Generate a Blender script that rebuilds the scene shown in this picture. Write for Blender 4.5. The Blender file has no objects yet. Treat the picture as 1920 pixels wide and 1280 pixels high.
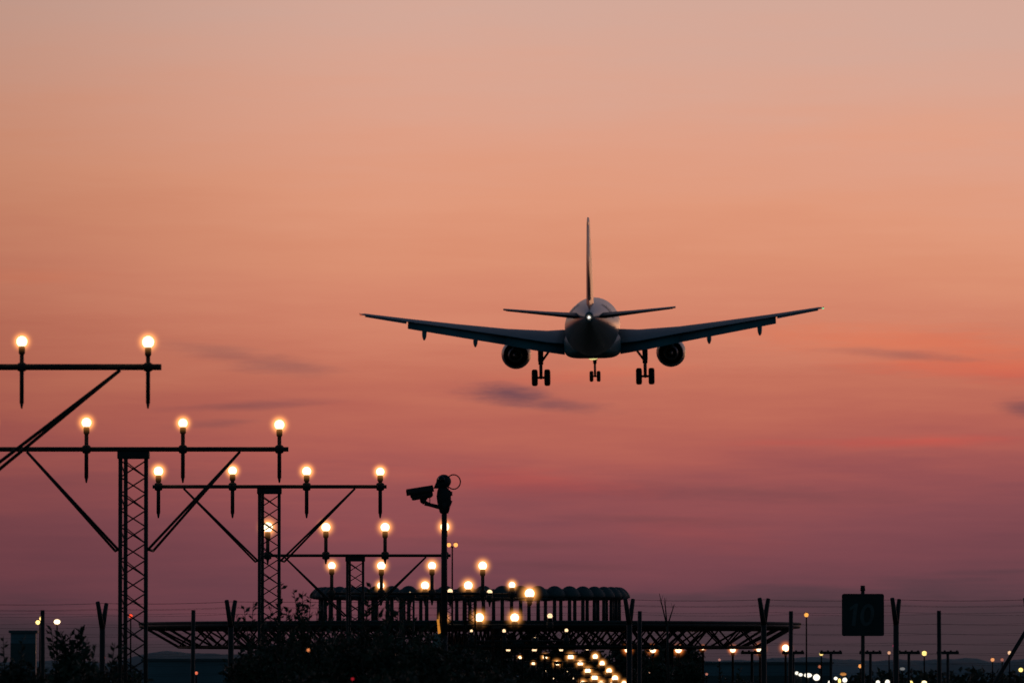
import bpy, math, random
from mathutils import Vector, Matrix
PI = math.pi
S = bpy.context.scene
COL = S.collection
R = math.radians

# ------------------------------------------------------------------ camera
F = 15600.0            # focal length expressed in pixels of a 1920 px wide frame
HORIZON = 1415.0       # the true horizon lies below the frame: the camera looks up a little
CAM = Vector((0.0, 0.0, 1.7))
PITCH = math.atan((HORIZON - 640.0) / F)
cd = bpy.data.cameras.new("camera")
cam = bpy.data.objects.new("camera", cd)
COL.objects.link(cam)
cam.location = CAM
cam.rotation_euler = (PI / 2 + PITCH, 0, 0)
cd.sensor_width = 36.0
cd.lens = F / 1920.0 * 36.0
cd.clip_start = 0.5
cd.clip_end = 60000
cd.dof.use_dof = True
cd.dof.focus_distance = 165.0
cd.dof.aperture_fstop = 12.0
S.camera = cam


def at(px, py, Y):
    """ground-plan helper: where something seen at px,py stands when it is Y metres away"""
    cx, cy = (px - 960.0) / F, (640.0 - py) / F
    c, s = math.cos(PITCH), math.sin(PITCH)
    d = Vector((cx, c - s * cy, s + c * cy))
    return CAM + d * (Y / d.y)


def ppm(Y):
    return F / Y


def gz(y):
    t = min(1.0, max(0.0, (y - 70.0) / 24.0))
    return 1.1 * t * t * (3 - 2 * t)


# ------------------------------------------------------------------ mesh helper
class MB:
    def __init__(self):
        self.v, self.f, self.s = [], [], []

    def add(self, vs, fs, smooth=True):
        o = len(self.v)
        self.v += [tuple(p) for p in vs]
        for f in fs:
            self.f.append([i + o for i in f])
            self.s.append(smooth)

    def tube(self, a, b, r0, r1=None, n=8, caps=True):
        a, b = Vector(a), Vector(b)
        r1 = r0 if r1 is None else r1
        d = (b - a).normalized()
        u = d.orthogonal().normalized()
        w = d.cross(u)
        vs = []
        for p, r in ((a, r0), (b, r1)):
            for k in range(n):
                t = 2 * PI * k / n
                vs.append(p + (u * math.cos(t) + w * math.sin(t)) * r)
        self.add(vs, [(k, (k + 1) % n, n + (k + 1) % n, n + k) for k in range(n)])
        if caps:
            self.add(vs, [tuple(reversed(range(n))), tuple(range(n, 2 * n))], False)

    def path(self, pts, r, n=6):
        pts = [Vector(p) for p in pts]
        for k in range(len(pts) - 1):
            r0 = r[k] if isinstance(r, (list, tuple)) else r
            r1 = r[k + 1] if isinstance(r, (list, tuple)) else r
            self.tube(pts[k], pts[k + 1], r0, r1, n)

    def box(self, c, h, M=None):
        c, h = Vector(c), Vector(h)
        vs = [Vector((x * h.x, y * h.y, z * h.z)) for z in (-1, 1) for y in (-1, 1) for x in (-1, 1)]
        if M is not None:
            vs = [M @ p for p in vs]
        self.add([p + c for p in vs], [(0, 2, 3, 1), (4, 5, 7, 6), (0, 1, 5, 4), (2, 6, 7, 3), (0, 4, 6, 2), (1, 3, 7, 5)], False)

    def lathe(self, prof, o=(0, 0, 0), axis='Z', n=20):
        """prof: (radius, height) pairs"""
        o = Vector(o)
        vs, fs = [], []
        for r, h in prof:
            for k in range(n):
                t = 2 * PI * k / n
                x, y = r * math.cos(t), r * math.sin(t)
                if axis == 'Z':
                    p = Vector((x, y, h))
                elif axis == 'Y':
                    p = Vector((x, h, y))
                else:
                    p = Vector((h, x, y))
                vs.append(o + p)
        m = len(prof)
        for j in range(m - 1):
            for k in range(n):
                a, b = j * n + k, j * n + (k + 1) % n
                f = (a, b, b + n, a + n)
                fs.append(f if axis == 'Z' or axis == 'X' else tuple(reversed(f)))
        fs.append(tuple(reversed(range(n))))
        fs.append(tuple(range((m - 1) * n, m * n)))
        self.add(vs, fs)

    def sphere(self, c, r, n=16, m=10):
        prof = [(max(1e-4, r[0] if 0 else 1) * 0 + math.sin(PI * k / m) * 1.0 + 1e-4, -math.cos(PI * k / m)) for k in range(m + 1)]
        rr = r if isinstance(r, (tuple, list)) else (r, r, r)
        t = MB()
        t.lathe(prof, n=n)
        self.add([(c[0] + p[0] * rr[0], c[1] + p[1] * rr[1], c[2] + p[2] * rr[2]) for p in t.v], t.f)

    def loft(self, secs, closed=True):
        n = len(secs[0])
        vs = [p for s in secs for p in s]
        fs = []
        for j in range(len(secs) - 1):
            for k in range(n):
                a, b = j * n + k, j * n + (k + 1) % n
                fs.append((a, b, b + n, a + n))
        self.add(vs, fs)
        self.add(secs[0], [tuple(reversed(range(n)))], False)
        self.add(secs[-1], [tuple(range(n))], False)

    def mesh(self, name):
        m = bpy.data.meshes.new(name)
        m.from_pydata(self.v, [], self.f)
        m.polygons.foreach_set("use_smooth", self.s)
        m.update()
        import bmesh
        if len(self.f) < 30000:
            b = bmesh.new()
            b.from_mesh(m)
            bmesh.ops.remove_doubles(b, verts=b.verts, dist=1e-5)
            bmesh.ops.recalc_face_normals(b, faces=b.faces)
            b.to_mesh(m)
            b.free()
        return m

    def build(self, name, mat, parent=None, loc=(0, 0, 0)):
        m = self.mesh(name)
        m.materials.append(mat)
        return link(name, m, parent, loc)


def link(name, mesh, parent=None, loc=(0, 0, 0), rot=(0, 0, 0)):
    o = bpy.data.objects.new(name, mesh)
    COL.objects.link(o)
    o.location = loc
    o.rotation_euler = rot
    if parent is not None:
        o.parent = parent
    return o


def tag(o, label=None, cat=None, group=None, kind=None):
    if label: o["label"] = label
    if cat: o["category"] = cat
    if group: o["group"] = group
    if kind: o["kind"] = kind
    return o


def thing(name, label, cat, loc=(0, 0, 0), rot=(0, 0, 0), group=None):
    o = bpy.data.objects.new(name, None)
    o.empty_display_size = 0.3
    COL.objects.link(o)
    o.location = loc
    o.rotation_euler = rot
    return tag(o, label, cat, group)


# ------------------------------------------------------------------ materials
def lin(c):
    return tuple(((x / 255) / 12.92 if x / 255 <= 0.04045 else ((x / 255 + 0.055) / 1.055) ** 2.4) for x in c)


def mat(name, col, rough=0.6, metal=0.0, var=0.25, scale=8.0, spec=0.5, bump=0.0):
    m = bpy.data.materials.new(name)
    m.use_nodes = True
    nt = m.node_tree
    b = nt.nodes["Principled BSDF"]
    tc = nt.nodes.new("ShaderNodeTexCoord")
    no = nt.nodes.new("ShaderNodeTexNoise")
    no.inputs["Scale"].default_value = scale
    no.inputs["Detail"].default_value = 5
    rp = nt.nodes.new("ShaderNodeValToRGB")
    rp.color_ramp.elements[0].position = 0.3
    rp.color_ramp.elements[1].position = 0.7
    rp.color_ramp.elements[0].color = (*[c * (1 - var) for c in col], 1)
    rp.color_ramp.elements[1].color = (*[min(1, c * (1 + var)) for c in col], 1)
    nt.links.new(tc.outputs["Object"], no.inputs["Vector"])
    nt.links.new(no.outputs["Fac"], rp.inputs["Fac"])
    nt.links.new(rp.outputs["Color"], b.inputs["Base Color"])
    b.inputs["Roughness"].default_value = rough
    b.inputs["Metallic"].default_value = metal
    b.inputs["Specular IOR Level"].default_value = spec
    if bump:
        bp = nt.nodes.new("ShaderNodeBump")
        bp.inputs["Strength"].default_value = bump
        nt.links.new(no.outputs["Fac"], bp.inputs["Height"])
        nt.links.new(bp.outputs["Normal"], b.inputs["Normal"])
    return m


def lamp_mat(name, col, strength):
    m = bpy.data.materials.new(name)
    m.use_nodes = True
    nt = m.node_tree
    nt.nodes.remove(nt.nodes["Principled BSDF"])
    e = nt.nodes.new("ShaderNodeEmission")
    e.inputs["Color"].default_value = (*col, 1)
    e.inputs["Strength"].default_value = strength
    nt.links.new(e.outputs[0], nt.nodes["Material Output"].inputs["Surface"])
    return m


_halo = {}


def halo_mat(radius, col, power):
    """added glare round a lamp, shaped as a globe: light thins out from the bulb to the globe's rim, in three dimensions"""
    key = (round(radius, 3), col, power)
    if key in _halo:
        return _halo[key]
    m = bpy.data.materials.new("lamp_halo_glow")  # emissive volume imitating the glare around a lamp
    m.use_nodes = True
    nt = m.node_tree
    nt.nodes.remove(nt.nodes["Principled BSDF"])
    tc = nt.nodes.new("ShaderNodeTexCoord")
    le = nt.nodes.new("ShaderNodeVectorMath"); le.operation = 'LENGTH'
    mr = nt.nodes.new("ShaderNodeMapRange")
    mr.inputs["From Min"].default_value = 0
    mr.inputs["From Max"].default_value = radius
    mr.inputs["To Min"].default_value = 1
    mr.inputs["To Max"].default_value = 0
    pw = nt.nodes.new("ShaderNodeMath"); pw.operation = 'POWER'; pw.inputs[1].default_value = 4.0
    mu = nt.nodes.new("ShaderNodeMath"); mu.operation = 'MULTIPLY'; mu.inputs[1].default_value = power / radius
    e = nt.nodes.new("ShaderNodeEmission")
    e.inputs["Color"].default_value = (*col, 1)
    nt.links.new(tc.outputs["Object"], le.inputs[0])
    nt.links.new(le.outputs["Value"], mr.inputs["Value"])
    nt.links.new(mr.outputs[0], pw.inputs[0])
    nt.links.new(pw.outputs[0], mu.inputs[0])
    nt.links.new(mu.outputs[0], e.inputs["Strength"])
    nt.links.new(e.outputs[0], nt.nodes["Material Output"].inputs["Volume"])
    _halo[key] = m
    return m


STEEL = mat("dark painted steel", (0.034, 0.035, 0.036), 0.65, 0.0, 0.2, 6, 0.3)
STEEL2 = mat("galvanised steel", (0.045, 0.047, 0.05), 0.65, 0.1, 0.25, 6)
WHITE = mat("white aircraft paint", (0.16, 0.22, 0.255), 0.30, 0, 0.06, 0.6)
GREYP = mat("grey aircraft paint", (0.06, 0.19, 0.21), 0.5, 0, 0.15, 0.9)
FINP = mat("orange tail paint", (0.27, 0.075, 0.045), 0.34, 0, 0.08, 0.8)
TYRE = mat("tyre rubber", (0.02, 0.02, 0.02), 0.8, 0, 0.2, 6)
GEAR = mat("gear steel", (0.10, 0.10, 0.10), 0.5, 0.4, 0.2, 6)
NACP = mat("nacelle paint", (0.15, 0.18, 0.20), 0.35, 0.1, 0.1, 1.2)
HOT = mat("burnt exhaust metal", (0.16, 0.15, 0.15), 0.4, 0.6, 0.3, 3)
DARK = mat("black door seal", (0.015, 0.015, 0.017), 0.6, 0, 0.2, 4)
RADOME = mat("grey fibreglass radome", (0.10, 0.11, 0.115), 0.75, 0, 0.2, 2, 0.25)
GRATE = mat("platform grating", (0.05, 0.055, 0.055), 0.8, 0.0, 0.3, 1.5)
SIGNB = mat("black sign face", (0.03, 0.034, 0.036), 0.7, 0, 0.25, 3)
SIGNT = mat("worn grey sign paint", (0.11, 0.11, 0.115), 0.7, 0, 0.3, 6)
DARKENED = mat("steel darkened against lamp light", (0.008, 0.008, 0.008), 0.8, 0, 0.2, 6, 0.1)  # colour darkened so bulb light hardly shows on poles and far masts
LEAF = mat("leaf green", (0.045, 0.055, 0.03), 0.6, 0, 0.5, 3)
LEAF2 = mat("dull tree leaf", (0.05, 0.055, 0.035), 0.7, 0, 0.5, 0.3)
BARK = mat("bark", (0.05, 0.042, 0.035), 0.85, 0, 0.35, 9)
GRASS = mat("dry airfield grass", (0.055, 0.06, 0.03), 0.9, 0, 0.4, 0.2)
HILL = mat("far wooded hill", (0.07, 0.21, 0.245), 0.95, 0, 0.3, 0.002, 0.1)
CONC = mat("concrete", (0.3, 0.3, 0.29), 0.85, 0, 0.2, 2)
CLAD = mat("blue grey cladding", (0.16, 0.2, 0.24), 0.6, 0, 0.2, 0.1)
CLAD2 = mat("dull roof sheet", (0.09, 0.1, 0.11), 0.6, 0, 0.2, 0.1)
GLASS = mat("dark glazing", (0.05, 0.06, 0.07), 0.15, 0, 0.2, 0.1)
CABLE = mat("black cable", (0.02, 0.02, 0.02), 0.6, 0, 0.1, 9)
LENS = mat("camera lens glass", (0.01, 0.012, 0.015), 0.06, 0, 0.1, 9)

WARM = (1.0, 0.80, 0.50)
AMBER = (1.0, 0.38, 0.085)
BULB = lamp_mat("approach lamp", WARM, 2.6)
BULB_DIM = lamp_mat("approach lamp seen off axis", (1.0, 0.68, 0.38), 1.5)

# ------------------------------------------------------------------ sky
w = bpy.data.worlds.new("World")
S.world = w
w.use_nodes = True
nt = w.node_tree
N, L = nt.nodes, nt.links
bg = N["Background"]
SUN_EL, SUN_ROT = R(0.6), R(10.0)


def math_node(op, a, b=None, clamp=False):
    n = N.new("ShaderNodeMath"); n.operation = op; n.use_clamp = clamp
    for i, x in enumerate((a, b)):
        if x is None: continue
        if isinstance(x, (int, float)): n.inputs[i].default_value = x
        else: L.new(x, n.inputs[i])
    return n.outputs[0]


def mrange(v, a, b, c, d, smooth=True):
    n = N.new("ShaderNodeMapRange")
    n.interpolation_type = 'SMOOTHSTEP' if smooth else 'LINEAR'
    L.new(v, n.inputs["Value"])
    for k, x in zip(("From Min", "From Max", "To Min", "To Max"), (a, b, c, d)):
        n.inputs[k].default_value = x
    return n.outputs[0]


def ramp(v, stops):
    n = N.new("ShaderNodeValToRGB")
    e = n.color_ramp.elements
    for i, (p, c) in enumerate(stops):
        if i < 2: el = e[i]; el.position = p
        else: el = e.new(p)
        el.color = (*c, 1)
    L.new(v, n.inputs["Fac"])
    return n.outputs["Color"]


def mix(fac, a, b):
    n = N.new("ShaderNodeMix"); n.data_type = 'RGBA'
    if isinstance(fac, (int, float)): n.inputs[0].default_value = fac
    else: L.new(fac, n.inputs[0])
    for i, x in ((6, a), (7, b)):
        if isinstance(x, tuple): n.inputs[i].default_value = (*x, 1)
        else: L.new(x, n.inputs[i])
    return n.outputs[2]


tc = N.new("ShaderNodeTexCoord")
sep = N.new("ShaderNodeSeparateXYZ")
L.new(tc.outputs["Generated"], sep.inputs[0])
dx, dy, dz = sep.outputs
hl = math_node('SQRT', math_node('ADD', math_node('MULTIPLY', dx, dx), math_node('MULTIPLY', dy, dy)))
slope = math_node('DIVIDE', dz, math_node('MAXIMUM', hl, 0.001))          # tan of elevation
# bearing and elevation of a sky direction, both in the same small angular unit (1/15600 rad)
E = math_node('SUBTRACT', HORIZON, math_node('MULTIPLY', slope, F))        # falls with elevation
Az = math_node('ADD', 960.0, math_node('MULTIPLY', math_node('DIVIDE', dx, math_node('MAXIMUM', math_node('ABSOLUTE', dy), 0.001)), F))
cv = N.new("ShaderNodeCombineXYZ")
L.new(Az, cv.inputs[0]); L.new(E, cv.inputs[1])
SKYV = cv.outputs[0]


def sky_noise(sx, sy, detail=4, rough=0.5, off=0.0):
    mp = N.new("ShaderNodeMapping")
    mp.inputs["Scale"].default_value = (1 / sx, 1 / sy, 1)
    mp.inputs["Rotation"].default_value = (0, 0, R(-0.6))
    mp.inputs["Location"].default_value = (off, off * 1.7, 0)
    n = N.new("ShaderNodeTexNoise")
    n.inputs["Scale"].default_value = 1.0
    n.inputs["Detail"].default_value = detail
    n.inputs["Roughness"].default_value = rough
    L.new(SKYV, mp.inputs[0]); L.new(mp.outputs[0], n.inputs["Vector"])
    return math_node('SUBTRACT', n.outputs["Fac"], 0.5)


nz = sky_noise(900, 130, 4, 0.55)
nz2 = sky_noise(380, 36, 5, 0.62, 3.3)
nz3 = sky_noise(150, 11, 5, 0.65, 5.1)
# glow band leans: lower towards the right above the middle of the sky
lean = math_node('MULTIPLY', math_node('SUBTRACT', Az, 960.0), mrange(E, 250.0, 1050.0, -0.055, 0.045))
lean = math_node('ADD', lean, math_node('MULTIPLY', mrange(Az, -150.0, 620.0, 55.0, 0.0), mrange(E, 100.0, 420.0, 0.0, 1.0)))
lean = math_node('MAXIMUM', math_node('MINIMUM', lean, 160.0), -130.0)
E2 = math_node('ADD', math_node('ADD', E, lean), math_node('ADD', math_node('MULTIPLY', nz, 190.0), math_node('ADD', math_node('MULTIPLY', nz2, 100.0), math_node('MULTIPLY', nz3, 26.0))))
pos = math_node('DIVIDE', E2, 1415.0)
stops = [(0, (210, 168, 153)), (120, (216, 165, 146)), (250, (221, 159, 135)), (380, (222, 152, 123)), (480, (217, 143, 114)),
         (560, (212, 135, 109)), (640, (204, 124, 101)), (720, (193, 111, 92)), (790, (181, 99, 87)), (850, (169, 90, 85)),
         (920, (146, 79, 83)), (990, (127, 72, 81)), (1060, (115, 67, 78)), (1120, (102, 63, 75)), (1155, (82, 58, 70)),
         (1195, (60, 51, 62)), (1240, (48, 47, 57)), (1300, (42, 43, 52)), (1415, (36, 38, 46))]
low = ramp(pos, [(e / 1415.0, lin(c)) for e, c in stops])
elev = N.new("ShaderNodeMath"); elev.operation = 'ARCTANGENT'
L.new(slope, elev.inputs[0])
e90 = math_node('DIVIDE', elev.outputs[0], PI / 2)
high = ramp(e90, [(0.055, lin((208, 166, 150))), (0.11, lin((186, 156, 156))), (0.2, lin((136, 128, 146))), (0.34, lin((62, 76, 102))), (0.6, lin((24, 40, 58))), (1.0, lin((14, 26, 40)))])
front = mix(mrange(slope, 0.085, 0.13, 0, 1), low, high)

# wisps of cloud: bearing, elevation, half-width, half-height, lean, strength
warp = N.new("ShaderNodeCombineXYZ")
L.new(math_node('MULTIPLY', sky_noise(130, 26, 9, 0.68, 7.1), 1.2), warp.inputs[0])
L.new(math_node('MULTIPLY', sky_noise(150, 20, 9, 0.68, 11.7), 1.4), warp.inputs[1])


def wisp(items, smooth=(0.0, 1.0)):
    tot = None
    for (a, e, hw, hh, rot, st) in items:
        mp = N.new("ShaderNodeMapping"); mp.vector_type = 'TEXTURE'
        mp.inputs["Location"].default_value = (a, e, 0)
        mp.inputs["Rotation"].default_value = (0, 0, R(rot))
        mp.inputs["Scale"].default_value = (hw, hh, 1)
        L.new(SKYV, mp.inputs[0])
        ad = N.new("ShaderNodeVectorMath"); ad.operation = 'ADD'
        L.new(mp.outputs[0], ad.inputs[0]); L.new(warp.outputs[0], ad.inputs[1])
        le = N.new("ShaderNodeVectorMath"); le.operation = 'LENGTH'
        L.new(ad.outputs[0], le.inputs[0])
        v = mrange(le.outputs["Value"], smooth[0], smooth[1], st, 0)
        tot = v if tot is None else math_node('MAXIMUM', tot, v)
    return tot


ahead = mrange(dy, 0.3, 0.8, 0, 1)
salmon = wisp([(1700, 642, 480, 48, 3, 0.75), (1880, 690, 380, 42, 3, 0.85), (1720, 829, 260, 18, -1, 0.8), (1760, 250, 420, 60, -2, 0.35),
               (1000, 905, 340, 36, 3, 0.6), (1120, 700, 260, 26, -3, 0.35), (1310, 1000, 260, 50, 4, 0.35), (60, 520, 200, 22, -1, 0.25), (1500, 830, 220, 10, 0, 0.35),
               (720, 1000, 420, 40, 2, 0.2)])
salmon_col = ramp(pos, [(0.15, lin((228, 158, 128))), (0.33, lin((225, 138, 104))), (0.47, lin((217, 113, 85))), (0.56, lin((200, 88, 78))), (0.65, lin((160, 76, 78))), (0.78, lin((122, 66, 72)))])
front = mix(math_node('MULTIPLY', salmon, ahead), front, salmon_col)
mauve = wisp([(955, 741, 120, 30, 6, 1.0), (1045, 759, 140, 20, 5, 0.7), (420, 664, 170, 24, 8, 0.42), (520, 686, 150, 28, 6, 0.48), (470, 760, 210, 13, -3, 0.5), (400, 795, 120, 12, -3, 0.4),
              (1690, 666, 210, 13, 4, 0.5), (1925, 768, 70, 26, 4, 0.75), (1240, 975, 260, 14, 2, 0.35), (960, 1018, 280, 16, 2, 0.35),
              (1050, 1060, 220, 14, 2, 0.35), (1400, 925, 420, 26, 2, 0.35), (300, 900, 400, 22, -2, 0.22)])
mauve_col = ramp(pos, [(0.42, lin((150, 98, 92))), (0.53, lin((118, 76, 84))), (0.65, lin((104, 66, 74))), (0.8, lin((84, 56, 66)))])
front = mix(math_node('MULTIPLY', mauve, ahead), front, mauve_col)

# sky colour darkened towards the left, imitating lens vignetting
vignette = mrange(Az, -350.0, 850.0, 0.74, 1.0)
front = mix(math_node('SUBTRACT', 1.0, vignette), front, (0.0, 0.0, 0.0))
rear = ramp(e90, [(0.0, lin((36, 66, 74))), (0.06, lin((40, 71, 81))), (0.2, lin((35, 64, 78))), (0.5, lin((22, 42, 56))), (1.0, lin((14, 26, 40)))])
sky_col = mix(mrange(dy, -0.35, 0.75, 0, 1), rear, front)
nish = N.new("ShaderNodeTexSky")
nish.sky_type = 'NISHITA'
nish.sun_disc = False
nish.sun_elevation = SUN_EL
nish.sun_rotation = SUN_ROT
nish.air_density = 1.0
L.new(sky_col, bg.inputs["Color"])
bg.inputs["Strength"].default_value = 1.0
bg2 = N.new("ShaderNodeBackground")
L.new(nish.outputs[0], bg2.inputs["Color"])
bg2.inputs["Strength"].default_value = 0.0015
adds = N.new("ShaderNodeAddShader")
L.new(bg.outputs[0], adds.inputs[0]); L.new(bg2.outputs[0], adds.inputs[1])
L.new(adds.outputs[0], N["World Output"].inputs["Surface"])

sl = bpy.data.lights.new("low_sun", 'SUN')
sl.energy = 0.06
sl.color = (1.0, 0.45, 0.22)
sl.angle = R(8)
so = bpy.data.objects.new("low_sun", sl)
COL.objects.link(so)
sd = Vector((math.sin(SUN_ROT) * math.cos(SUN_EL), math.cos(SUN_ROT) * math.cos(SUN_EL), math.sin(SUN_EL)))
so.rotation_euler = sd.to_track_quat('Z', 'Y').to_euler()

# ------------------------------------------------------------------ setting
g = MB()
ys = [-40, 0, 40, 66, 70, 74, 78, 82, 86, 90, 94, 98, 120, 160, 240, 400, 800, 2000, 5000, 12000, 30000]
xs = [-20000, -6000, -1500, -400, -120, -40, -12, 0, 12, 40, 120, 400, 1500, 6000, 20000]
g.add([(x, y, gz(y) + (0.04 * math.sin(x * 3.1 + y) if 0 < y < 200 else 0)) for y in ys for x in xs],
      [(j * len(xs) + i, j * len(xs) + i + 1, (j + 1) * len(xs) + i + 1, (j + 1) * len(xs) + i) for j in range(len(ys) - 1) for i in range(len(xs) - 1)])
tag(g.build("ground", GRASS), kind="structure")


def hills(name, Y, depth, prof, seed, material):
    rnd = random.Random(seed)
    m = MB()
    n = 240
    x0, x1 = -400, 2320
    rows = []
    ph = [rnd.uniform(0, 6.28) for _ in range(6)]
    for t, hfac in ((-1, 0), (-0.6, 0.42), (-0.25, 0.82), (0, 1.0), (0.4, 0.8), (1, 0)):
        row = []
        for i in range(n + 1):
            px = x0 + (x1 - x0) * i / n
            for k in range(len(prof) - 1):
                if prof[k][0] <= px <= prof[k + 1][0]:
                    u = (px - prof[k][0]) / (prof[k + 1][0] - prof[k][0])
                    u = u * u * (3 - 2 * u)
                    py = prof[k][1] * (1 - u) + prof[k + 1][1] * u
            py += 1.6 * math.sin(px * .031 + ph[0]) + 1.1 * math.sin(px * .083 + ph[1]) + .6 * math.sin(px * .21 + ph[2])
            p = at(px, py, Y)
            row.append((p.x, Y + t * depth, (p.z - 1) * hfac * (1 + (.06 * math.sin(px * .06 + t * 9 + ph[3]) if 0 < hfac < 1 else 0)) + 1))
        rows.append(row)
    vs = [p for r in rows for p in r]
    m.add(vs, [(j * (n + 1) + i, j * (n + 1) + i + 1, (j + 1) * (n + 1) + i + 1, (j + 1) * (n + 1) + i) for j in range(len(rows) - 1) for i in range(n)])
    return tag(m.build(name, material), kind="structure")


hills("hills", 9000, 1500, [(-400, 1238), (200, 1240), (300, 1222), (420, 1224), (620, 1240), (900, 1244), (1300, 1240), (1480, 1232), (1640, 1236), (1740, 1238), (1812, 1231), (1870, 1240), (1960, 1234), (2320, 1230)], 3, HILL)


def foliage_mass(m, rnd, c, r, n, leaf):
    """n small bent leaves scattered through an ellipsoid, thicker near its surface"""
    for _ in range(n):
        d = Vector((rnd.gauss(0, 1), rnd.gauss(0, 1), rnd.gauss(0, 1))).normalized()
        q = rnd.random() ** 0.45
        p = Vector((c[0] + d.x * r[0] * q, c[1] + d.y * r[1] * q, c[2] + d.z * r[2] * q))
        add_leaf(m, rnd, p, leaf * rnd.uniform(.6, 1.4))


def add_leaf(m, rnd, p, l, dirv=None):
    a = dirv if dirv is not None else Vector((rnd.gauss(0, 1), rnd.gauss(0, 1), rnd.gauss(0, .8)))
    a = a.normalized()
    b = a.cross(Vector((rnd.gauss(0, 1), rnd.gauss(0, 1), rnd.gauss(0, 1))))
    if b.length < 1e-3: b = a.orthogonal()
    b = b.normalized()
    c = a.cross(b) * l * 0.12
    w_ = l * rnd.uniform(.22, .34)
    m.add([p, p + a * l * .5 + b * w_ + c, p + a * l, p + a * l * .5 - b * w_ + c], [(0, 1, 2), (0, 2, 3)], False)


def treeline(Y, prof, seed):
    """a far wood that reads as one dark mass"""
    rnd = random.Random(seed)
    m = MB()
    px = -60
    while px < 1990:
        for k in range(len(prof) - 1):
            if prof[k][0] <= px <= prof[k + 1][0]:
                u = (px - prof[k][0]) / (prof[k + 1][0] - prof[k][0])
                py = prof[k][1] * (1 - u) + prof[k + 1][1] * u
        py += rnd.uniform(-4, 5)
        p = at(px, py, Y + rnd.uniform(-60, 60))
        rr = rnd.uniform(2.2, 4.0)
        foliage_mass(m, rnd, (p.x, p.y, p.z - rr), (rr, rr, rr), 90, 1.3)
        foliage_mass(m, rnd, (p.x, p.y, (p.z - rr) * .55), (rr * 1.1, rr, p.z * .5), 150, 1.9)
        px += rnd.uniform(12, 20)
    return tag(m.build("far_trees", LEAF2), "dark far wood along the foot of the hills behind the airfield lights", "woodland", kind="stuff")


treeline(1700, [(-60, 1250), (230, 1250), (300, 1268), (520, 1268), (700, 1230), (1000, 1226), (1250, 1236), (1300, 1262), (1560, 1262), (1700, 1256), (1990, 1256)], 5)

# ------------------------------------------------------------------ buildings far away


def block(label, px0, px1, ytop, Y, depth, bands=0, cat="building", mat_=CLAD, win=None):
    a, b = at(px0, ytop, Y), at(px1, ytop, Y)
    z0 = gz(Y)
    cx, hw, h = (a.x + b.x) / 2, (b.x - a.x) / 2, a.z - z0
    t = thing("building", label, cat, (cx, Y, z0))
    m = MB(); m.box((0, depth / 2, h / 2 - .2), (hw, depth / 2, h / 2 - .2)); m.build("wall", mat_, t)
    m = MB(); m.box((0, depth / 2, h - .2), (hw + .3, depth / 2 + .3, .2)); m.build("roof", CLAD2, t)
    for k in range(bands):
        z = h * (k + .6) / (bands + .2)
        m = MB(); m.box((0, -.06, z), (hw * .96, .05, h * .13 / max(1, bands) * 2)); 
        n = max(3, int(hw * 2 / 5))
        for i in range(n + 1):
            m.box((-hw * .96 + hw * 1.92 * i / n, -.13, z), (.09, .05, h * .13 / max(1, bands) * 2))
        wo = m.build("window_band", GLASS, t)
    return t


block("square dark blue building at the far left behind the shrubs", 20, 67, 1181, 1300, 2.5, 3)
block("long low blue grey terminal building with window bands behind the right end of the truss", 1296, 1560, 1240, 1500, 40, 2)
block("low blue shed left of centre below the truss, between the plain fence posts", 268, 470, 1234, 1350, 5, 1)

# ------------------------------------------------------------------ approach light masts
ROWS = []


def lamp_meshes(core, glow, drop, rise, r, dim=False, power=1.0):
    """meshes of one lamp: stem through the bar, socket, bulb, added glare halo"""
    m = MB()
    m.tube((0, 0, -drop), (0, 0, -drop + r * 2.5), r * .35, r * .85, 10)
    m.tube((0, 0, -drop + r * 2.5), (0, 0, rise - core * 2.3), r, r, 10)
    m.lathe([(r * 1.2, -r * 2.1), (r * 2.0, -r * 1.7), (r * 2.1, r * 1.5), (r * 1.3, r * 2.1)], n=10)
    stem = m.mesh("stem"); stem.materials.append(STEEL)
    m = MB()
    m.lathe([(r * .9, rise - core * 2.6), (r * 1.5, rise - core * 2.2), (r * 1.55, rise - core * 1.2), (r * 1.25, rise - core * .8)], n=12)
    sock = m.mesh("socket"); sock.materials.append(STEEL)
    m = MB(); m.sphere((0, 0, 0), core, 18, 12)
    bulb = m.mesh("bulb"); bulb.materials.append(BULB_DIM if dim else BULB)
    halo_mesh = None
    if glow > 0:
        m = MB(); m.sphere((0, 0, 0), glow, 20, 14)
        halo_mesh = m.mesh("halo"); halo_mesh.materials.append(halo_mat(glow, AMBER, power))  # glare halo added round the bulb, not a glass part
    return stem, sock, bulb, halo_mesh


def add_lamp(parent, loc, ms, rise):
    o = link("lamp", ms[0], parent, loc)
    link("socket", ms[1], o)
    link("bulb", ms[2], o, (0, 0, rise))
    if ms[3]: link("halo", ms[3], o, (0, 0, rise))
    return o


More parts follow.
